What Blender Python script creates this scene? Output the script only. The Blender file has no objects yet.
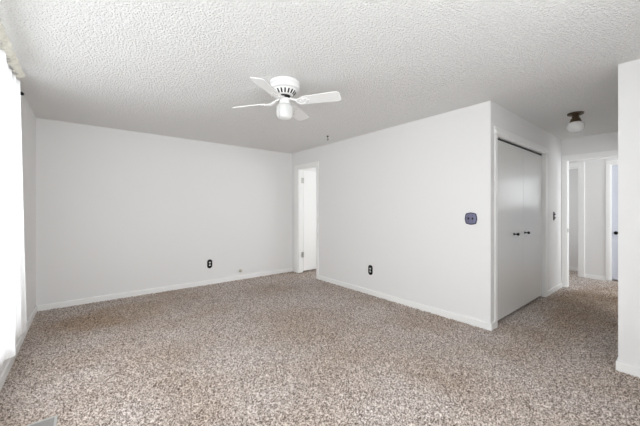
import bpy, bmesh, math, random
import numpy as np
from mathutils import Vector, Matrix
random.seed(4)
sc = bpy.context.scene
C = sc.collection
PI = math.pi

# ------------------------------------------------------------------ camera, world, light, exposure
cam = bpy.data.objects.new('camera', bpy.data.cameras.new('camera'))
C.objects.link(cam)
cam.location = (0, 0, 1.28)
cam.rotation_euler = (PI / 2, 0, -math.atan2(0.625, 0.780))
cam.data.sensor_width = 36
cam.data.lens = 295 / 640 * 36
cam.data.shift_x = -0.3 / 640
cam.data.shift_y = -3.5 / 640
cam.data.clip_start = 0.02
sc.camera = cam

sc.view_settings.view_transform = 'Standard'
sc.view_settings.look = 'None'
sc.view_settings.gamma = 1
sc.view_settings.use_curve_mapping = False
sc.view_settings.exposure = 0.04
sc.cycles.max_bounces = 14
sc.cycles.diffuse_bounces = 10
sc.cycles.transparent_max_bounces = 16
sc.cycles.sample_clamp_indirect = 6

world = bpy.data.worlds.new('sky')
sc.world = world
world.use_nodes = True
world.node_tree.nodes['Background'].inputs[0].default_value = (0.93, 0.97, 1.0, 1)
world.node_tree.nodes['Background'].inputs[1].default_value = 0.4


def area_light(name, loc, rot, sx, sy, watts, col=(1.0, 0.985, 0.965)):
    l = bpy.data.lights.new(name, 'AREA')
    l.shape = 'RECTANGLE'
    l.size, l.size_y, l.energy, l.color = sx, sy, watts, col
    o = bpy.data.objects.new(name, l)
    o.location, o.rotation_euler = loc, rot
    C.objects.link(o)
    return o

# daylight outside window openings, some of them unseen and added as fill (rotation: area lights shine along local -Z)
DAY = (0.94, 0.975, 1.0)
area_light('daylight_living_window', (-0.76, 1.6, 1.29), (0, -PI / 2 + .08, 0), 1.98, 3.7, 97, DAY)
area_light('fill_front_opening', (0.85, -0.80, 1.45), (PI / 2, 0, 0), 2.0, 1.2, 51, DAY)  # unseen window behind the camera, added as fill for the room
area_light('daylight_small_room', (6.55, 3.6, 1.45), (0, PI / 2, 0), 1.3, 1.6, 66, DAY)
area_light('fill_hall_end', (6.92, -1.40, 1.35), (PI / 2, 0, 0), 0.7, 1.4, 38, DAY)  # unseen end window, added to brighten the cross hall
area_light('daylight_door_light', (7.62, 0.33, 1.68), (0, PI / 2, 0), 0.7, 0.65, 5, DAY)
area_light('fill_far_room', (7.77, 2.80, 1.4), (-PI / 2, 0, 0), 0.5, 1.3, 10, DAY)  # unseen window, added to light the far room and doorway
area_light('fill_side_room', (4.05, -1.40, 1.45), (PI / 2, -.35, 0), 1.1, 1.2, 34, DAY)  # unseen room and window, added to brighten the hall end

# ------------------------------------------------------------------ materials


def new_mat(name):
    m = bpy.data.materials.new(name)
    m.use_nodes = True
    nt = m.node_tree
    return m, nt, nt.nodes['Principled BSDF']


def mat(name, col, rough=0.5, metal=0.0, bump=None, spec=0.5):
    """bump = (scale, strength, distance)"""
    m, nt, b = new_mat(name)
    b.inputs['Base Color'].default_value = (*col, 1)
    b.inputs['Roughness'].default_value = rough
    b.inputs['Metallic'].default_value = metal
    b.inputs['Specular IOR Level'].default_value = spec
    if bump:
        tc = nt.nodes.new('ShaderNodeTexCoord')
        n = nt.nodes.new('ShaderNodeTexNoise')
        n.inputs['Scale'].default_value = bump[0]
        n.inputs['Detail'].default_value = 3
        bp = nt.nodes.new('ShaderNodeBump')
        bp.inputs['Strength'].default_value = bump[1]
        bp.inputs['Distance'].default_value = bump[2]
        nt.links.new(tc.outputs['Object'], n.inputs['Vector'])
        nt.links.new(n.outputs['Fac'], bp.inputs['Height'])
        nt.links.new(bp.outputs['Normal'], b.inputs['Normal'])
    return m


M_wall = mat('wall_paint', (0.80, 0.795, 0.79), 0.6, bump=(90, 0.15, 0.003), spec=0.3)
M_trim = mat('white_trim_paint', (0.88, 0.88, 0.87), 0.35)
M_fan = mat('white_enamel', (0.86, 0.86, 0.85), 0.35)
M_blade = mat('white_blade_laminate', (0.84, 0.84, 0.83), 0.4)
M_black = mat('black_enamel', (0.008, 0.008, 0.009), 0.35, spec=0.15)
M_dark = mat('dark_recess', (0.01, 0.01, 0.01), 0.8)
M_ivory = mat('white_receptacle', (0.82, 0.81, 0.79), 0.35)
M_bronze = mat('aged_bronze', (0.13, 0.095, 0.06), 0.42, 0.8, bump=(60, 0.3, 0.003))
M_pewter = mat('violet_pewter', (0.17, 0.17, 0.26), 0.45, 0.35, bump=(120, 0.6, 0.003))
M_pewter_edge = mat('dark_pewter_rim', (0.035, 0.035, 0.06), 0.4, 0.4)
M_steel = mat('brushed_steel', (0.55, 0.54, 0.52), 0.35, 0.9)
M_register = mat('grey_register_paint', (0.30, 0.288, 0.275), 0.45)
M_register_edge = mat('pale_register_rim', (0.46, 0.45, 0.43), 0.4)
M_beige = mat('beige_plastic', (0.62, 0.60, 0.48), 0.4)
M_sill = mat('vinyl_window', (0.88, 0.88, 0.88), 0.4)


def closet_mat():
    m, nt, b = new_mat('satin_door_paint')
    b.inputs['Base Color'].default_value = (0.74, 0.74, 0.725, 1)
    b.inputs['Roughness'].default_value = 0.25
    b.inputs['Specular IOR Level'].default_value = 0.6
    tc = nt.nodes.new('ShaderNodeTexCoord')
    mp = nt.nodes.new('ShaderNodeMapping')
    mp.inputs['Scale'].default_value = (30, 30, 0.8)
    n = nt.nodes.new('ShaderNodeTexNoise')
    n.inputs['Scale'].default_value = 1.0
    n.inputs['Detail'].default_value = 4
    bp = nt.nodes.new('ShaderNodeBump')
    bp.inputs['Strength'].default_value = 0.25
    bp.inputs['Distance'].default_value = 0.004
    nt.links.new(tc.outputs['Object'], mp.inputs['Vector'])
    nt.links.new(mp.outputs['Vector'], n.inputs['Vector'])
    nt.links.new(n.outputs['Fac'], bp.inputs['Height'])
    nt.links.new(bp.outputs['Normal'], b.inputs['Normal'])
    return m


M_closet = closet_mat()


def ceiling_mat():
    m, nt, b = new_mat('popcorn_ceiling')
    b.inputs['Base Color'].default_value = (0.92, 0.917, 0.905, 1)
    b.inputs['Roughness'].default_value = 0.9
    b.inputs['Specular IOR Level'].default_value = 0.1
    tc = nt.nodes.new('ShaderNodeTexCoord')
    n1 = nt.nodes.new('ShaderNodeTexNoise')
    n1.inputs['Scale'].default_value = 72
    n1.inputs['Detail'].default_value = 3
    n1.inputs['Roughness'].default_value = 0.6
    n2 = nt.nodes.new('ShaderNodeTexVoronoi')
    n2.inputs['Scale'].default_value = 95
    r = nt.nodes.new('ShaderNodeValToRGB')
    r.color_ramp.elements[0].position = 0.40
    r.color_ramp.elements[1].position = 0.66
    ma = nt.nodes.new('ShaderNodeMath')
    ma.operation = 'MULTIPLY_ADD'
    ma.inputs[1].default_value = -0.45
    bp = nt.nodes.new('ShaderNodeBump')
    bp.inputs['Strength'].default_value = 0.9
    bp.inputs['Distance'].default_value = 0.0095
    for n in (n1, n2):
        nt.links.new(tc.outputs['Object'], n.inputs['Vector'])
    nt.links.new(n1.outputs['Fac'], r.inputs['Fac'])
    nt.links.new(n2.outputs['Distance'], ma.inputs[0])
    nt.links.new(r.outputs['Color'], ma.inputs[2])
    nt.links.new(ma.outputs[0], bp.inputs['Height'])
    nt.links.new(bp.outputs['Normal'], b.inputs['Normal'])
    return m


M_ceil = ceiling_mat()


def carpet_mat():
    m, nt, b = new_mat('fleck_carpet')
    L = nt.links.new
    b.inputs['Roughness'].default_value = 0.95
    b.inputs['Specular IOR Level'].default_value = 0.05
    b.inputs['Sheen Weight'].default_value = 0.15
    tc = nt.nodes.new('ShaderNodeTexCoord')
    v = nt.nodes.new('ShaderNodeTexVoronoi')
    v.inputs['Scale'].default_value = 140
    n = nt.nodes.new('ShaderNodeTexNoise')
    n.inputs['Scale'].default_value = 120
    n.inputs['Detail'].default_value = 3
    n.inputs['Roughness'].default_value = 0.7
    big = nt.nodes.new('ShaderNodeTexNoise')
    big.inputs['Scale'].default_value = 1.3
    big.inputs['Detail'].default_value = 3
    for q in (v, n, big):
        L(tc.outputs['Object'], q.inputs['Vector'])
    sep = nt.nodes.new('ShaderNodeSeparateColor')
    L(v.outputs['Color'], sep.inputs['Color'])
    a = nt.nodes.new('ShaderNodeMath'); a.operation = 'MULTIPLY_ADD'
    L(sep.outputs[0], a.inputs[0]); a.inputs[1].default_value = 0.45
    k = nt.nodes.new('ShaderNodeMath'); k.operation = 'MULTIPLY_ADD'
    L(n.outputs['Fac'], k.inputs[0]); k.inputs[1].default_value = 1.1; k.inputs[2].default_value = -0.28
    L(k.outputs[0], a.inputs[2])
    r = nt.nodes.new('ShaderNodeValToRGB')
    e = r.color_ramp.elements
    e[0].position = 0.27; e[0].color = (0.11, 0.08, 0.066, 1)
    e[1].position = 0.75; e[1].color = (0.84, 0.775, 0.735, 1)
    x = e.new(0.42); x.color = (0.35, 0.288, 0.253, 1)
    x = e.new(0.58); x.color = (0.61, 0.535, 0.49, 1)
    L(a.outputs[0], r.inputs['Fac'])
    r2 = nt.nodes.new('ShaderNodeValToRGB')        # soiling and wear, broad patches
    r2.color_ramp.elements[0].position = 0.35; r2.color_ramp.elements[0].color = (0.86, 0.80, 0.73, 1)
    r2.color_ramp.elements[1].position = 0.62; r2.color_ramp.elements[1].color = (1, 1, 1, 1)
    L(big.outputs['Fac'], r2.inputs['Fac'])
    mx = nt.nodes.new('ShaderNodeMix'); mx.data_type = 'RGBA'; mx.blend_type = 'MULTIPLY'
    mx.inputs[0].default_value = 1.0
    L(r.outputs['Color'], mx.inputs[6]); L(r2.outputs['Color'], mx.inputs[7])
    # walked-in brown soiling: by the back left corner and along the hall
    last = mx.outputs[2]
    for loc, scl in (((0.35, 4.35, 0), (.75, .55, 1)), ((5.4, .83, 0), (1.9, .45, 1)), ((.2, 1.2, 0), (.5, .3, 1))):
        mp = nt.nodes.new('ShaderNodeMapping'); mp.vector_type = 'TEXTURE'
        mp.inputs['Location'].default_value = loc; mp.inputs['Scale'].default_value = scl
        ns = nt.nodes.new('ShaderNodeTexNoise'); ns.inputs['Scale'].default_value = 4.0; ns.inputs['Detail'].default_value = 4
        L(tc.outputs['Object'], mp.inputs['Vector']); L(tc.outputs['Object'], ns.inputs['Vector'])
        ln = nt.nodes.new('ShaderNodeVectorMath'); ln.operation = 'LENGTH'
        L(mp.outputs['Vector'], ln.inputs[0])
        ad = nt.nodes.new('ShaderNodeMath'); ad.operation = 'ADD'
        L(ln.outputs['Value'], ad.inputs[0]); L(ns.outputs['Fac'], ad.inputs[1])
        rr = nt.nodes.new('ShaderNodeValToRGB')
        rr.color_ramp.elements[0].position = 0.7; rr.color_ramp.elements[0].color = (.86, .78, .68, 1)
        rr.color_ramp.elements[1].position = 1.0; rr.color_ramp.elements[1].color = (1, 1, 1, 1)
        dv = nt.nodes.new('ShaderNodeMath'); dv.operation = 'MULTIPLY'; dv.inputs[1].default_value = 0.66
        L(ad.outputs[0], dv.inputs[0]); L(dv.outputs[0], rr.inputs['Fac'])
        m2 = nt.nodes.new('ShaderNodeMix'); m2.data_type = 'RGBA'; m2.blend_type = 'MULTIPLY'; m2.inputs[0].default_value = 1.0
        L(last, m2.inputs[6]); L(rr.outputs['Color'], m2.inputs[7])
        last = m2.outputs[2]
    L(last, b.inputs['Base Color'])
    return m


M_carpet = carpet_mat()


def sheer_mat(name, col, clear):
    m = bpy.data.materials.new(name)
    m.use_nodes = True
    nt = m.node_tree
    nt.nodes.clear()
    out = nt.nodes.new('ShaderNodeOutputMaterial')
    t = nt.nodes.new('ShaderNodeBsdfTransparent')
    tl = nt.nodes.new('ShaderNodeBsdfTranslucent')
    d = nt.nodes.new('ShaderNodeBsdfDiffuse')
    tl.inputs[0].default_value = d.inputs[0].default_value = (*col, 1)
    a = nt.nodes.new('ShaderNodeMixShader'); a.inputs[0].default_value = 0.4
    b = nt.nodes.new('ShaderNodeMixShader'); b.inputs[0].default_value = clear
    nt.links.new(tl.outputs[0], a.inputs[1]); nt.links.new(d.outputs[0], a.inputs[2])
    nt.links.new(a.outputs[0], b.inputs[1]); nt.links.new(t.outputs[0], b.inputs[2])
    nt.links.new(b.outputs[0], out.inputs[0])
    return m


M_sheer = sheer_mat('white_sheer', (0.95, 0.95, 0.95), 0.35)
M_valance = sheer_mat('cream_lace', (0.90, 0.885, 0.83), 0.15)


def pane_mat():
    m = bpy.data.materials.new('window_glass')
    m.use_nodes = True
    nt = m.node_tree
    nt.nodes.clear()
    out = nt.nodes.new('ShaderNodeOutputMaterial')
    t = nt.nodes.new('ShaderNodeBsdfTransparent')
    g = nt.nodes.new('ShaderNodeBsdfGlossy'); g.inputs['Roughness'].default_value = 0.02
    a = nt.nodes.new('ShaderNodeMixShader'); a.inputs[0].default_value = 0.06
    nt.links.new(t.outputs[0], a.inputs[1]); nt.links.new(g.outputs[0], a.inputs[2])
    nt.links.new(a.outputs[0], out.inputs[0])
    return m


M_pane = pane_mat()


def shade_mat(name, col, trans):
    m, nt, b = new_mat(name)
    b.inputs['Base Color'].default_value = (*col, 1)
    b.inputs['Roughness'].default_value = 0.15
    b.inputs['Transmission Weight'].default_value = trans
    b.inputs['IOR'].default_value = 1.25
    return m


M_opal = shade_mat('opal_glass', (0.84, 0.84, 0.83), 0.2)
M_ribbed = shade_mat('frosted_ribbed_glass', (0.95, 0.95, 0.94), 0.2)

# ------------------------------------------------------------------ mesh helpers


def obj(name, bm, m, parent=None, smooth=None, loc=None):
    bmesh.ops.recalc_face_normals(bm, faces=bm.faces)
    me = bpy.data.meshes.new(name)
    bm.to_mesh(me)
    bm.free()
    me.materials.append(m)
    if smooth is not None:
        me.shade_smooth()
        me.set_sharp_from_angle(angle=math.radians(smooth))
    o = bpy.data.objects.new(name, me)
    C.objects.link(o)
    if parent:
        o.parent = parent
    if loc:
        o.location = loc
    return o


def box(bm, x0, x1, y0, y1, z0, z1, bev=0.0, mtx=None):
    r = bmesh.ops.create_cube(bm, size=1.0)
    vs = r['verts']
    for v in vs:
        v.co = Vector(((x0 + x1) / 2 + v.co.x * (x1 - x0), (y0 + y1) / 2 + v.co.y * (y1 - y0),
                       (z0 + z1) / 2 + v.co.z * (z1 - z0)))
    if bev:
        es = list({e for v in vs for e in v.link_edges})
        rr = bmesh.ops.bevel(bm, geom=es, offset=bev, segments=2, affect='EDGES', profile=0.6)
        vs = list({v for f in rr['faces'] for v in f.verts} | {v for v in vs if v.is_valid})
    if mtx:
        bmesh.ops.transform(bm, matrix=mtx, verts=vs)
    return vs


def lathe(bm, prof, seg=40, mtx=None, ridge=0.0, nr=0):
    rings = []
    for r, z in prof:
        ring = []
        for i in range(seg):
            a = 2 * PI * i / seg
            rr = r * (1 + ridge * math.cos(nr * a)) if r > 1e-6 else 0
            ring.append(bm.verts.new((rr * math.cos(a), rr * math.sin(a), z)))
        rings.append(ring)
    for a, b in zip(rings, rings[1:]):
        for i in range(seg):
            j = (i + 1) % seg
            bm.faces.new((a[i], a[j], b[j], b[i]))
    bm.faces.new(rings[0])
    bm.faces.new(rings[-1])
    vs = [v for r in rings for v in r]
    if mtx:
        bmesh.ops.transform(bm, matrix=mtx, verts=vs)
    return vs


def tube(bm, pts, r, seg=10):
    pts = [Vector(p) for p in pts]
    rings = []
    for i, p in enumerate(pts):
        d = (pts[min(i + 1, len(pts) - 1)] - pts[max(i - 1, 0)]).normalized()
        u = d.orthogonal().normalized() if i == 0 else (u - d * u.dot(d)).normalized()
        w = d.cross(u)
        rr = r[i] if isinstance(r, (list, tuple)) else r
        rings.append([bm.verts.new(p + rr * (math.cos(2 * PI * k / seg) * u + math.sin(2 * PI * k / seg) * w))
                      for k in range(seg)])
    for a, b in zip(rings, rings[1:]):
        for i in range(seg):
            j = (i + 1) % seg
            bm.faces.new((a[i], a[j], b[j], b[i]))
    bm.faces.new(rings[0]); bm.faces.new(rings[-1])


def plate(bm, poly, y0, y1, inset=0.0):
    """polygon in (x, z) extruded from y0 (wall side) to y1 (front, smaller y); inset bevels the front edge"""
    cx = sum(p[0] for p in poly) / len(poly); cz = sum(p[1] for p in poly) / len(poly)
    n = len(poly)
    back = [bm.verts.new((x, y0, z)) for x, z in poly]
    ym = y0 + (y1 - y0) * 0.5
    mid = [bm.verts.new((x, ym, z)) for x, z in poly]
    fr = []
    for x, z in poly:
        d = Vector((cx - x, cz - z)); l = d.length
        d = d / l * min(inset, l * 0.5) if l > 0 else d
        fr.append(bm.verts.new((x + d.x, y1, z + d.y)))
    for a, b in ((back, mid), (mid, fr)):
        for i in range(n):
            j = (i + 1) % n
            bm.faces.new((a[i], a[j], b[j], b[i]))
    bm.faces.new(back); bm.faces.new(fr)


def rrect(w, h, r, n=6, bulge=0.0):
    pts = []
    for cx, cz, a0 in ((w / 2 - r, h / 2 - r, 0), (-w / 2 + r, h / 2 - r, 90), (-w / 2 + r, -h / 2 + r, 180), (w / 2 - r, -h / 2 + r, 270)):
        arc = [(cx + r * math.cos(math.radians(a0 + 90 * i / n)), cz + r * math.sin(math.radians(a0 + 90 * i / n))) for i in range(n + 1)]
        if bulge and pts:
            pts += mid_pts(pts[-1], arc[0], bulge)
        pts += arc
    if bulge:
        pts += mid_pts(pts[-1], pts[0], bulge)
    return pts


def mid_pts(a, b, bulge, n=6):
    out = []
    dx, dz = b[0] - a[0], b[1] - a[1]
    l = math.hypot(dx, dz)
    nx, nz = dz / l, -dx / l
    for i in range(1, n):
        t = i / n
        k = bulge * math.sin(PI * t)
        out.append((a[0] + dx * t + nx * k, a[1] + dz * t + nz * k))
    return out


def struct(name, bm, m, parent=None, label=None, cat=None):
    o = obj(name, bm, m, parent)
    if not parent:
        o['kind'] = 'structure'
        if label:
            o['label'] = label; o['category'] = cat
    return o


def sempty(name, label, cat, loc=(0, 0, 0)):
    o = bpy.data.objects.new(name, None)
    C.objects.link(o)
    o.location = loc
    o.empty_display_size = 0.1
    o['kind'] = 'structure'; o['label'] = label; o['category'] = cat
    return o


def thing(name, label, cat, loc=(0, 0, 0), rotz=0, group=None):
    o = bpy.data.objects.new(name, None)
    C.objects.link(o)
    o.location = loc
    o.rotation_euler = (0, 0, rotz)
    o.empty_display_size = 0.1
    o['label'] = label; o['category'] = cat
    if group:
        o['group'] = group
    return o


def boxes(*bs, bev=0.0):
    bm = bmesh.new()
    for b in bs:
        box(bm, *b, bev=bev)
    return bm


# ------------------------------------------------------------------ room shell
H = 2.44
XL, YA, XB, YC = -0.475, 5.155, 3.380, 1.318     # window wall, back wall, wall with door, closet wall
XP, YP = 3.335, 0.352                             # corner of the right partition
XE, XF = 6.19, 7.37                             # hall end, far hall wall
OD0, OD1, ODT = 4.32, 4.93, 2.10                # bright doorway in wall_right
CD0, CD1, CDT = 3.54, 5.25, 2.10                # closet opening
EO0, EO1, EOT = 0.45, 1.256, 2.09               # hall end opening
W1 = (-0.25, 3.46, 0.30, 2.29)                  # living room window

# window wall
y0, y1, z0, z1 = W1
struct('wall_left', boxes((XL - .14, XL, -.7, y0, 0, H), (XL - .14, XL, y1, YA + .11, 0, H),
                          (XL - .14, XL, y0, y1, 0, z0), (XL - .14, XL, y0, y1, z1, H)), M_wall,
       label='white window wall along the left edge behind the sheer curtain', cat='wall')
struct('wall_back', boxes((XL, XE, YA, YA + .11, 0, H)), M_wall,
       label='long plain white wall at the back left with a low black outlet', cat='wall')
struct('wall_right', boxes((XB, XB + .11, YC + .11, OD0, 0, H), (XB, XB + .11, OD1, YA, 0, H),
                           (XB, XB + .11, OD0, OD1, ODT, H)), M_wall,
       label='white wall in the middle between the bright doorway and the closet corner', cat='wall')
struct('wall_hall_left', boxes((XB, CD0, YC, YC + .11, 0, H), (CD1, XE, YC, YC + .11, 0, H),
                               (CD0, CD1, YC, YC + .11, CDT, H)), M_wall,
       label='shaded white hall wall holding the closet doors', cat='wall')
struct('wall_closet', boxes((XB + .11, XE, 1.98, 2.07, 0, H)), M_wall, label='white wall inside the closet', cat='wall')
struct('wall_hall_end', boxes((XE, XE + .11, -1.2, EO0, 0, H), (XE, XE + .11, EO1, 2.8, 0, H), (XE, XE + .11, 4.4, YA + .11, 0, H),
                              (XE, XE + .11, EO0, EO1, EOT, H), (XE, XE + .11, 2.8, 4.4, 0, .8), (XE, XE + .11, 2.8, 4.4, 2.1, H)), M_wall,
       label='white wall across the hall end above the cased opening', cat='wall')
struct('wall_hall_right', boxes((XP, XP + .11, -.6, YP, 0, H), (XP + .11, 5.0, YP - .10, YP, 0, H), (6.1, XE, YP - .10, YP, 0, H), (5.0, 6.1, YP - .10, YP, 2.1, H)), M_wall,
       label='bright white partition at the right edge of the photo', cat='wall')
struct('wall_front', boxes((XL, XP + .11, -.7, -.6, 0, .8), (XL, XP + .11, -.7, -.6, 2.05, H), (XL, -.15, -.7, -.6, .8, 2.05), (1.85, XP + .11, -.7, -.6, .8, 2.05)), M_wall,
       label='white wall behind the camera', cat='wall')
struct('wall_added_room', boxes((XP, XE, -1.3, -1.2, 0, .8), (XP, XE, -1.3, -1.2, 2.1, H), (XP, 3.5, -1.3, -1.2, .8, 2.1), (4.6, XE, -1.3, -1.2, .8, 2.1),  # unseen room, added so fill light can reach the hall
                               (XP, XP + .11, -1.2, -.7, 0, H)), M_wall, label='white wall of an unseen room added to let light into the hall', cat='wall')
FL0, FL1, FR0, FR1, FT = 1.31, 2.02, -0.05, 0.875, 2.085
struct('wall_far', boxes((XF, XF + .11, -1.2, FR0, 0, H), (XF, XF + .11, FR1, FL0, 0, H), (XF, XF + .11, FL1, 2.3, 0, H),
                         (XF, XF + .11, FR0, FR1, FT, H), (XF, XF + .11, FL0, FL1, FT, H)), M_wall,
       label='white wall between two doorways beyond the hall opening', cat='wall')
struct('wall_far_left', boxes((XE + .11, XF + .11, 2.3, 2.4, 0, H)), M_wall, label='white wall closing the far cross hall', cat='wall')
struct('wall_far_right', boxes((XE, XF + .11, -1.3, -1.2, 0, .6), (XE, XF + .11, -1.3, -1.2, 2.1, H),
                               (XE, 6.55, -1.3, -1.2, .6, 2.1), (7.29, XF + .11, -1.3, -1.2, .6, 2.1)), M_wall,
       label='white wall at the right end of the far cross hall', cat='wall')
struct('wall_far_room', boxes((8.05, 8.15, .95, 2.6, 0, H), (XF + .11, 8.05, .90, .95, 0, H),
                              (XF, 8.05, 2.6, 2.7, 0, .7), (XF, 8.05, 2.6, 2.7, 2.1, H), (XF + .11, 7.5, 2.6, 2.7, .7, 2.1), (8.04, 8.15, 2.6, 2.7, .7, 2.1), (XF, XF + .11, 2.3, 2.6, 0, H)), M_wall,
       label='grey lit wall seen through the far left doorway', cat='wall')
struct('ceiling', boxes((XL - .14, 9, -1.3, YA + .11, H, H + .08)), M_ceil,
       label='white popcorn textured ceiling', cat='ceiling')


# carpet: one grid of small tufts
def carpet():
    s = 0.0095
    xs = np.arange(XL - .1, 8.4, s)
    ys = np.arange(-1.25, YA + .05, s)
    nx, ny = len(xs), len(ys)
    rng = np.random.default_rng(3)
    gx, gy = np.meshgrid(xs, ys, indexing='ij')
    co = np.empty((nx, ny, 3), dtype=np.float32)
    co[..., 0] = gx + rng.uniform(-.4, .4, (nx, ny)) * s
    co[..., 1] = gy + rng.uniform(-.4, .4, (nx, ny)) * s
    co[..., 2] = rng.uniform(-2.1, .1, (nx, ny)) * 0.009
    idx = np.arange(nx * ny).reshape(nx, ny)
    f = np.stack([idx[:-1, :-1], idx[1:, :-1], idx[1:, 1:], idx[:-1, 1:]], -1).reshape(-1, 4)
    me = bpy.data.meshes.new('floor')
    me.vertices.add(nx * ny)
    me.vertices.foreach_set('co', co.ravel())
    me.loops.add(f.size)
    me.loops.foreach_set('vertex_index', f.ravel().astype(np.int32))
    me.polygons.add(len(f))
    me.polygons.foreach_set('loop_start', np.arange(0, f.size, 4, dtype=np.int32))
    me.polygons.foreach_set('loop_total', np.full(len(f), 4, dtype=np.int32))
    me.update(calc_edges=True)
    me.shade_smooth()
    me.materials.append(M_carpet)
    o = bpy.data.objects.new('floor', me)
    C.objects.link(o)
    o['kind'] = 'structure'; o['label'] = 'beige and brown flecked wall to wall carpet'; o['category'] = 'carpet'


carpet()

# baseboards
BH, BT = 0.075, 0.013


def base(name, label, *segs):
    bm = bmesh.new()
    for x0, x1, y0, y1 in segs:
        box(bm, x0, x1, y0, y1, -.022, BH - .008, bev=0.004)
    struct(name, bm, M_trim, label=label, cat='baseboard')


base('baseboard_left', 'white baseboard under the window curtain', (XL, XL + BT, -.6, YA))
base('baseboard_back', 'white baseboard along the back left wall', (XL + BT, XB, YA - BT, YA))
base('baseboard_right', 'white baseboard along the middle wall up to the closet corner', (XB - BT, XB, YC - BT, 4.26),)
base('baseboard_hall_left', 'white baseboard pieces beside the closet doors', (XB, 3.475, YC - BT, YC), (5.355, XE, YC - BT, YC))
base('baseboard_hall_right', 'white baseboard round the right partition', (XP - BT, XP, -.6, YP + BT), (XP, 5.0, YP, YP + BT), (6.1, XE, YP, YP + BT))
base('baseboard_far', 'white baseboard between the two far doorways', (XF - BT, XF, .94, 1.225))
base('baseboard_far_room', 'white baseboard inside the far left doorway', (8.05 - BT, 8.05, .95, 2.6))


# ------------------------------------------------------------------ window
w = sempty('window_1', 'wide bright window behind the white sheer curtain', 'window')
y0, y1, z0, z1 = W1
xf0, xf1 = XL - .11, XL - .05
ym = (y0 + y1) / 2
fr = boxes((xf0, xf1, y0, y0 + .05, z0, z1), (xf0, xf1, y1 - .05, y1, z0, z1), (xf0, xf1, y0 + .05, y1 - .05, z0, z0 + .05),
           (xf0, xf1, y0 + .05, y1 - .05, z1 - .05, z1), (xf0, xf1, ym - .03, ym + .03, z0 + .05, z1 - .05), bev=0.004)
struct('window_frame', fr, M_sill, w)
struct('window_sill', boxes((XL - .05, XL + .025, y0 - .04, y1 + .04, z0 - .025, z0), bev=.004), M_trim, w)
for a, b in ((y0 + .05, ym - .03), (ym + .03, y1 - .05)):
    struct('window_pane', boxes(((xf0 + xf1) / 2 - .003, (xf0 + xf1) / 2 + .003, a, b, z0 + .05, z1 - .05)), M_pane, w)


# ------------------------------------------------------------------ doors and casings
def casing_x(x_face, sgn, a0, a1, top, wid, parent, name='door_casing', th=0.016, wide_l=None, head=None):
    """casing on a wall whose face is x = x_face; opening from a0 to a1 in y; sgn = outward direction along x"""
    xs = sorted((x_face, x_face + sgn * th))
    wl = wide_l or wid
    hd = head or wid
    bm = boxes((*xs, a0 - wid, a0, 0, top), (*xs, a1, a1 + wl, 0, top), (*xs, a0 - wid, a1 + wl, top, top + hd), bev=.005)
    return struct(name, bm, M_trim, parent)


def jamb_x(x0, x1, a0, a1, top, parent):
    t = 0.012
    bm = boxes((x0, x1, a0, a0 + t, 0, top), (x0, x1, a1 - t, a1, 0, top), (x0, x1, a0 + t, a1 - t, top - t, top))
    return struct('door_jamb', bm, M_trim, parent)


# door_1: white door standing open inside the bright doorway
d = sempty('door_1', 'white cased doorway near the back corner with its door open inward', 'door')
casing_x(XB, -1, OD0, OD1, ODT, .062, d, wide_l=.12, head=.07)
jamb_x(XB, XB + .11, OD0, OD1, ODT, d)
leaf = struct('door_leaf', boxes((XB + .125, XB + .715, OD1 - .005, OD1 + .03, .025, ODT - .02), bev=.002), M_trim, d)
for z in (.36, 1.87):
    bm = bmesh.new()
    box(bm, XB + .068, XB + .122, OD1 - .018, OD1 - .0125, z - .055, z + .055)
    lathe(bm, [(.007, z - .058), (.007, z + .058)], 10, Matrix.Translation((XB + .121, OD1 - .016, 0)))
    h = struct('hinge', bm, M_steel, leaf)
    h['label'] = 'steel hinge'
bm = bmesh.new()
lathe(bm, [(.028, 0), (.028, .006), (.012, .012), (.012, .03), (.028, .042), (.026, .06), (.0, .066)], 20,
      Matrix.Translation((XB + .66, OD1 - .005, .95)) @ Matrix.Rotation(PI / 2, 4, 'X'))
struct('door_knob', bm, M_steel, leaf)

# closet: casing plus two flat doors
c = sempty('trim_1', 'white casing round the closet doors with a dark track gap at the top', 'door casing')
yf = YC
bm = boxes((3.475, CD0, yf - .012, yf, -.02, CDT), (CD1, 5.355, yf - .018, yf, 0, CDT), bev=.006)
struct('side_casing', bm, M_trim, c)
bm = boxes((3.462, 5.375, yf - .014, yf, CDT, CDT + .085), (3.462, 5.375, yf - .028, yf, CDT + .012, CDT + .045), bev=.008)
struct('head_casing', bm, M_trim, c)
bm = boxes((CD0, CD0 + .012, YC, YC + .11, 0, CDT), (CD1 - .012, CD1, YC, YC + .11, 0, CDT), (CD0 + .012, CD1 - .012, YC, YC + .11, CDT - .012, CDT))
struct('closet_jamb', bm, M_trim, c)
tr = struct('track_shadow', boxes((CD0 + .012, CD1 - .012, YC + .03, YC + .075, CDT - .034, CDT - .012)), M_dark, c)  # dark strip painted in for the shadow gap above the doors
tr['label'] = 'dark strip for the shaded track gap'


def closet_door(name, label, xa, xb, knob_x):
    dd = sempty(name, label, 'closet door')
    for a, b in ((xa, xb),):
        struct('door_panel', boxes((a + .001, b - .001, YC + .022, YC + .05, .03, CDT - .036), bev=.002), M_closet, dd)
    bm = bmesh.new()
    lathe(bm, [(.017, 0), (.017, .004), (.008, .008), (.007, .028), (.017, .038), (.019, .050), (.013, .058), (0, .060)], 20,
          Matrix.Translation((knob_x, YC + .022, .978)) @ Matrix.Rotation(PI / 2, 4, 'X'))
    k = struct('door_knob', bm, M_black, dd)
    k['label'] = 'black knob'


cm = 4.45
closet_door('door_2', 'left flat white closet door with a black knob', CD0 + .016, cm, 4.12)
closet_door('door_3', 'right flat white closet door nearer the hall end', cm, CD1 - .016, 4.50)

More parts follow.
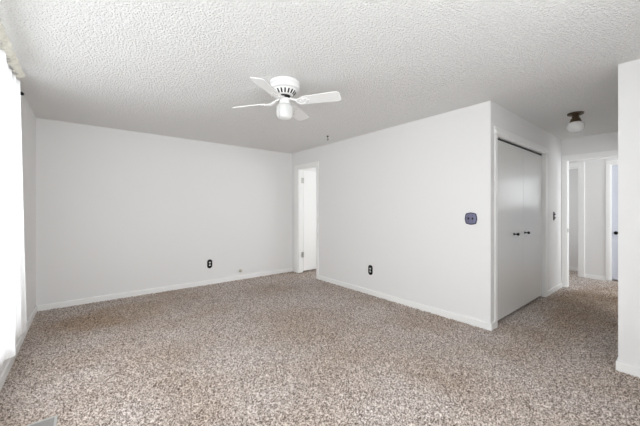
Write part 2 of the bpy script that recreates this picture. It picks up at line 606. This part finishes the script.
# hall end opening
e = sempty('trim_2', 'white casing round the opening at the end of the hall', 'door casing')
casing_x(XE, -1, EO0, EO1, EOT, .062, e, wide_l=.06, head=.075)
jamb_x(XE, XE + .11, EO0, EO1, EOT, e)
bm = boxes((XE + .030, XE + .055, EO1 - .0145, EO1 - .012, .90, .965))
sp = struct('strike_plate', bm, M_black, e)
sp['label'] = 'dark strike plate'

# far doorways
f = sempty('trim_3', 'bright white casing round the far left doorway', 'door casing')
casing_x(XF, -1, FL0, FL1, FT, .085, f, head=.085)
jamb_x(XF, XF + .11, FL0, FL1, FT, f)
d = sempty('door_4', 'far pale door with a black handle at the right of the hall opening', 'door')
casing_x(XF, -1, FR0, FR1, FT, .06, d, head=.07)
jamb_x(XF, XF + .11, FR0, FR1, FT, d)
leaf = struct('door_leaf', boxes((XF + .05, XF + .085, FR0 + .014, FR0 + .13, .025, FT - .014), (XF + .05, XF + .085, FR1 - .30, FR1 - .014, .025, FT - .014),
                                 (XF + .05, XF + .085, FR0 + .13, FR1 - .30, .025, 1.36), (XF + .05, XF + .085, FR0 + .13, FR1 - .30, 1.96, FT - .014)),
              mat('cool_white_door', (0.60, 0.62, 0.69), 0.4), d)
struct('window_pane', boxes((XF + .064, XF + .070, FR0 + .13, FR1 - .30, 1.36, 1.96)), M_pane, leaf)
bm = bmesh.new()
T = Matrix.Translation((XF + .05, FR1 - .065, .86)) @ Matrix.Rotation(-PI / 2, 4, 'Y')
lathe(bm, [(.030, 0), (.030, .008), (.012, .014), (.012, .045), (.0, .046)], 20, T)
box(bm, XF - .005, XF + .012, FR1 - .17, FR1 - .053, .85, .872, bev=.005)
k = struct('door_handle', bm, M_black, leaf)
k['label'] = 'black lever handle'


# ------------------------------------------------------------------ sheer curtain, lace valance, rod
def curtain():
    bm = bmesh.new()
    NY, NZ = 300, 26
    ya, zb, zt = -0.45, 0.25, 2.283
    grid = []
    for i in range(NY + 1):
        col = []
        for j in range(NZ + 1):
            v = j / NZ                                   # 0 bottom .. 1 top
            ye = 3.56 + (3.29 - 3.56) * v ** 0.8
            y = ya + (ye - ya) * i / NY
            yn = ya + (3.56 - ya) * i / NY
            amp = 1 - .6 * v
            fold = .052 * math.exp(-((yn - 2.98) / .075) ** 2) + .046 * math.exp(-((yn - 3.54) / .13) ** 2)
            x = -.428 + .012 * v + amp * fold + .007 * math.sin(2 * PI * yn / .117 + 1.3 * math.sin(2.1 * yn)) \
                + .004 * math.sin(2 * PI * yn / .061 + 2 * v)
            z = zb + (zt - zb) * v + (.006 * math.sin(9 * yn) if j == 0 else 0)
            col.append(bm.verts.new((x, y, z)))
        grid.append(col)
    for a, b in zip(grid, grid[1:]):
        for j in range(NZ):
            bm.faces.new((a[j], b[j], b[j + 1], a[j + 1]))
    o = obj('sheer_curtain', bm, M_sheer, smooth=80)
    o['label'] = 'long white sheer curtain hanging over the bright window at left'
    o['category'] = 'curtain'


curtain()


def valance():
    bm = bmesh.new()
    NY, NS = 420, 16
    grid = []
    for i in range(NY + 1):
        y = -.45 + (3.27 + .45) * i / NY
        col = []
        for j in range(NS + 1):
            s = j / NS                                    # down the front from the heading
            ph = 2 * PI * y / .085 + .9 * math.sin(5 * y) + .5 * math.sin(17 * y)
            z = 2.362 - .068 * s + .007 * math.sin(2 * PI * y / .13 + 1) * (1 if s in (0, 1) else .5)
            puff = .020 * math.sin(PI * min(1, s * 1.05)) ** .6
            x = -.397 + puff + .014 * math.sin(ph + 1.2 * s) + .006 * math.sin(2.7 * ph + 6 * s)
            col.append(bm.verts.new((x, y, z)))
        grid.append(col)
    for a, b in zip(grid, grid[1:]):
        for j in range(NS):
            bm.faces.new((a[j], b[j], b[j + 1], a[j + 1]))
    bmesh.ops.solidify(bm, geom=bm.faces[:], thickness=0.003)
    o = obj('lace_valance', bm, M_valance, smooth=80)
    o['label'] = 'gathered cream lace valance along the top of the curtain'
    o['category'] = 'valance'


valance()
rod = thing('curtain_rod', 'thin black curtain rod ending in a small knob below the valance', 'curtain rod', (-.439, 3.475, 2.262))
bm = bmesh.new(); tube(bm, [(0, -3.9, 0), (0, -.02, 0), (.006, .0, 0), (.022, .022, 0), (.028, .034, 0)], .005); obj('rod', bm, M_black, rod, smooth=50)
bm = bmesh.new()
lathe(bm, [(.008, 0), (.010, .004), (.007, .010), (.013, .020), (.015, .030), (.012, .040), (.005, .048), (0, .050)], 20,
      Matrix.Translation((.028, .030, 0)) @ Matrix.Rotation(-PI / 2, 4, 'X'))
obj('finial', bm, M_black, rod, smooth=50)
for yy in (-.10, -1.9, -3.7):
    bm = bmesh.new()
    box(bm, -.028, -.023, yy - .012, yy + .012, -.014, .014)
    tube(bm, [(-.025, yy, 0), (0, yy, 0)], .005)
    obj('bracket', bm, M_black, rod)

# ------------------------------------------------------------------ ceiling fan
fan = thing('ceiling_fan', 'white four blade ceiling fan with a glass light, mounted flush to the ceiling', 'ceiling fan', (1.428, 2.30, H))
bm = bmesh.new()
lathe(bm, [(.128, 0), (.137, -.006), (.137, -.018), (.132, -.024), (.135, -.030), (.135, -.064), (.130, -.074), (.108, -.078)], 56)
obj('motor_housing', bm, M_fan, fan, smooth=40)
bm = bmesh.new()
lathe(bm, [(.108, -.0775), (.108, -.082), (.072, -.126), (.050, -.127)], 56)
vent = obj('vent_ring', bm, M_fan, fan, smooth=40)
bm = bmesh.new()
for k in range(18):
    a = 2 * PI * k / 18
    mid_r, mid_z = .090, -.104
    tilt = -math.atan2(.044, .036)
    Mx = Matrix.Rotation(a, 4, 'Z') @ Matrix.Translation((mid_r, 0, mid_z)) @ Matrix.Rotation(tilt, 4, 'Y')
    box(bm, -.020, .020, -.0068, .0068, -.002, .002, mtx=Mx)
vs = obj('vent_slots', bm, M_dark, vent)
vs['label'] = 'black vent slots'
bm = bmesh.new()
lathe(bm, [(.052, -.1265), (.052, -.137), (.034, -.138), (.034, -.150)], 40)
fw = obj('flywheel', bm, M_dark, fan, smooth=40)
fw['label'] = 'dark hub gap'
bm = bmesh.new()
lathe(bm, [(.036, -.148), (.044, -.151), (.044, -.185), (.050, -.190), (.050, -.200), (.044, -.204)], 40)
sh = obj('switch_housing', bm, M_fan, fan, smooth=40)
bm = bmesh.new()
lathe(bm, [(.042, -.198), (.050, -.205), (.066, -.215), (.074, -.230), (.076, -.26), (.075, -.295), (.069, -.318), (.056, -.332), (.030, -.338), (0, -.339)], 48,
      ridge=.012, nr=24)
gs = obj('glass_shade', bm, M_opal, fan, smooth=60)
gs['label'] = 'ribbed white glass shade'
for a, l in ((3.5, .14), (5.6, .09)):
    bm = bmesh.new()
    x, y = .047 * math.cos(a), .047 * math.sin(a)
    x2, y2 = .082 * math.cos(a), .082 * math.sin(a)
    tube(bm, [(x, y, -.170), (x2 * .9, y2 * .9, -.176), (x2, y2, -.19), (x2, y2, -.19 - l)], .0018, 6)
    lathe(bm, [(.0, -.19 - l - .02), (.005, -.19 - l - .014), (.003, -.19 - l)], 10, Matrix.Translation((x2, y2, 0)))
    obj('pull_chain', bm, M_steel, sh)


def blade_bm():
    out = [(.175, -.050), (.175, .050), (.200, .056), (.497, .066), (.521, .044), (.521, -.044), (.497, -.066), (.200, -.056)]
    bm = bmesh.new()
    t = .007
    up = [bm.verts.new((x, y, t / 2)) for x, y in out]
    dn = [bm.verts.new((x, y, -t / 2)) for x, y in out]
    bm.faces.new(up); bm.faces.new(dn[::-1])
    for i in range(len(out)):
        j = (i + 1) % len(out)
        bm.faces.new((up[i], dn[i], dn[j], up[j]))
    return bm


def iron_bm():
    bm = bmesh.new()
    # scrolled bracket: a neck from the hub and a three lobed plate under the blade
    tube(bm, [(.046, 0, .036), (.085, 0, .022), (.125, 0, .006), (.155, 0, -.006)], [.010, .009, .008, .008], 10)
    for s in (-1, 1):
        tube(bm, [(.105, 0, .004), (.125, s * .022, -.004), (.155, s * .040, -.007), (.185, s * .038, -.007), (.195, s * .024, -.007), (.178, s * .018, -.007)], .0055, 8)
    out = [(.145, -.012), (.170, -.034), (.205, -.040), (.222, -.026), (.215, -.010), (.245, 0), (.215, .010), (.222, .026), (.205, .040), (.170, .034), (.145, .012)]
    up = [bm.verts.new((x, y, -.0036)) for x, y in out]
    dn = [bm.verts.new((x, y, -.0075)) for x, y in out]
    bm.faces.new(up); bm.faces.new(dn[::-1])
    for i in range(len(out)):
        j = (i + 1) % len(out)
        bm.faces.new((up[i], dn[i], dn[j], up[j]))
    return bm


ANG = -56
for k in range(4):
    M4 = Matrix.Translation((0, 0, -.184)) @ Matrix.Rotation(math.radians(ANG + 90 * k), 4, 'Z')
    pit = Matrix.Rotation(math.radians(-14), 4, 'X')
    bm = blade_bm(); bmesh.ops.transform(bm, matrix=M4 @ pit, verts=bm.verts)
    bl = obj('fan_blade', bm, M_blade, fan)
    bm = iron_bm(); bmesh.ops.transform(bm, matrix=M4 @ pit, verts=bm.verts)
    ir = obj('blade_bracket', bm, M_fan, bl, smooth=40)
    for x, y in ((.205, -.026), (.205, .026), (.228, 0)):
        bm = bmesh.new()
        lathe(bm, [(.005, -.0074), (.005, -.0095), (.003, -.0105)], 10, M4 @ pit @ Matrix.Translation((x, y, 0)))
        obj('screw', bm, M_steel, bl)

# ------------------------------------------------------------------ hall light
hl = thing('ceiling_light', 'small bronze hall ceiling light with a round frosted glass globe', 'ceiling light', (4.62, .85, H))
bm = bmesh.new()
lathe(bm, [(.078, 0), (.080, -.006), (.075, -.012), (.078, -.018), (.062, -.026), (.040, -.032), (.030, -.036)], 40)
obj('canopy', bm, M_bronze, hl, smooth=40)
bm = bmesh.new()
lathe(bm, [(.030, -.034), (.036, -.045), (.036, -.060), (.044, -.066), (.050, -.085), (.056, -.100), (.056, -.108), (.050, -.110)], 40)
obj('shade_fitter', bm, M_bronze, hl, smooth=40)
bm = bmesh.new()
lathe(bm, [(.046, -.104), (.048, -.108), (.063, -.114), (.078, -.130), (.084, -.155), (.083, -.180), (.073, -.205), (.054, -.223), (.028, -.232), (0, -.234)], 60,
      ridge=.012, nr=30)
gl = obj('glass_globe', bm, M_ribbed, hl, smooth=60)
gl['label'] = 'frosted glass globe'


# ------------------------------------------------------------------ outlets, switches, jack, hook, register
def outlet(label, loc, rotz):
    t = thing('wall_outlet', label, 'outlet', loc, rotz, 'black plated wall outlets')
    bm = bmesh.new(); plate(bm, rrect(.086, .150, .040, 8), 0, -.007, .005); obj('cover_plate', bm, M_black, t, smooth=40)
    for z in (.022, -.022):
        bm = bmesh.new(); plate(bm, rrect(.030, .024, .010, 5), -.0065, -.0095, .002)
        r = obj('receptacle', bm, M_ivory, t, smooth=40)
        bm = boxes((-.009, -.006, -.0098, -.009, z - .002, z + .008), (.006, .009, -.0098, -.009, z - .002, z + .007),
                   (-.0025, .0025, -.0098, -.009, z - .010, z - .005))
        bmesh.ops.translate(bm, vec=(0, 0, -z), verts=bm.verts)
        sl = obj('slots', bm, M_dark, r)
        r.location = (0, 0, z)
    bm = bmesh.new(); lathe(bm, [(.004, 0), (.004, .003), (.002, .004)], 10, Matrix.Translation((0, -.0068, 0)) @ Matrix.Rotation(PI / 2, 4, 'X'))
    obj('screw', bm, M_steel, t)


outlet('black plated outlet low on the long back left wall', (1.690, YA, .345), 0)
outlet('black plated outlet low on the middle wall right of the doorway', (XB, 3.005, .366), -PI / 2)

t = thing('light_switch', 'square pewter double switch plate near the closet corner', 'light switch', (XB, 1.522, 1.178), -PI / 2)
bm = bmesh.new(); plate(bm, rrect(.122, .124, .022, 6, .007), 0, -.005, .003); p = obj('plate_rim', bm, M_pewter_edge, t, smooth=40)
p['label'] = 'dark rim'
bm = bmesh.new(); plate(bm, rrect(.102, .104, .016, 6, .006), -.004, -.009, .006); obj('cover_plate', bm, M_pewter, t, smooth=40)
for x in (-.023, .023):
    bm = boxes((x - .007, x + .007, -.0105, -.0085, -.014, .014))
    s = obj('toggle_slot', bm, M_pewter_edge, t)
    bm = bmesh.new(); box(bm, x - .006, x + .006, -.022, -.009, -.004, .012, bev=.002); obj('toggle', bm, M_black, s)
for x in (-.023, .023):
    for z in (-.032, .032):
        bm = bmesh.new()
        lathe(bm, [(.004, 0), (.004, .002), (.002, .003)], 10, Matrix.Translation((x, -.0088, z)) @ Matrix.Rotation(PI / 2, 4, 'X'))
        obj('screw', bm, M_pewter_edge, t)

t = thing('light_switch', 'narrow dark bronze switch plate in the hall between closet and opening', 'light switch', (5.735, YC, 1.178), 0)
bm = bmesh.new(); plate(bm, rrect(.072, .135, .022, 6), 0, -.007, .005); obj('cover_plate', bm, mat('dark_bronze_plate', (.03, .026, .022), .4, .5), t, smooth=40)
for z in (-.028, .028):
    bm = bmesh.new(); box(bm, -.007, .007, -.024, -.006, z - .010, z + .008, bev=.002); obj('toggle', bm, M_black, t)

t = thing('cable_jack', 'small round beige wall jack just above the baseboard right of the outlet', 'wall jack', (2.25, YA, .156), 0)
bm = bmesh.new(); lathe(bm, [(.033, 0), (.033, .004), (.028, .008), (.016, .009)], 28, Matrix.Rotation(PI / 2, 4, 'X')); obj('cover_plate', bm, M_beige, t, smooth=40)
bm = bmesh.new(); lathe(bm, [(.015, .008), (.015, .014), (.010, .015), (.010, .024), (.004, .025)], 20, Matrix.Rotation(PI / 2, 4, 'X')); q = obj('connector', bm, M_steel, t, smooth=40)
q['label'] = 'grey metal connector'

t = thing('ceiling_hook', 'tiny dark swag hook in the ceiling right of the fan', 'hook', (3.0, 3.56, H), .4)
bm = bmesh.new(); lathe(bm, [(.020, 0), (.020, -.004), (.010, -.012), (.006, -.014)], 20); obj('hook_base', bm, M_bronze, t, smooth=40)
bm = bmesh.new()
tube(bm, [(0, 0, -.012), (0, 0, -.030), (.006, 0, -.036)] + [(.016 * math.sin(a) * -1 + .0, 0, -.050 + .016 * math.cos(a)) for a in np.linspace(-.3, -4.2, 12)], .0042, 8)
obj('hook_curl', bm, M_bronze, t, smooth=60)

t = thing('floor_register', 'grey metal floor register set in the carpet at the bottom left', 'floor vent', (-.195, 2.30, -0.006))
bm = boxes((-.068, -.054, -.155, .155, -.004, .010), (.054, .068, -.155, .155, -.004, .010), (-.054, .054, -.155, -.141, -.004, .010),
           (-.054, .054, .141, .155, -.004, .010), bev=.003)
q = obj('register_rim', bm, M_register_edge, t)
q['label'] = 'pale rim'
bm = bmesh.new()
for k in range(17):
    yy = -.136 + .017 * k
    box(bm, -.054, .054, yy - .006, yy + .006, .003, .006, mtx=None)
obj('louvers', bm, M_register, t)
obj('duct_boot', boxes((-.054, .054, -.141, .141, -.002, .001)), M_dark, t)
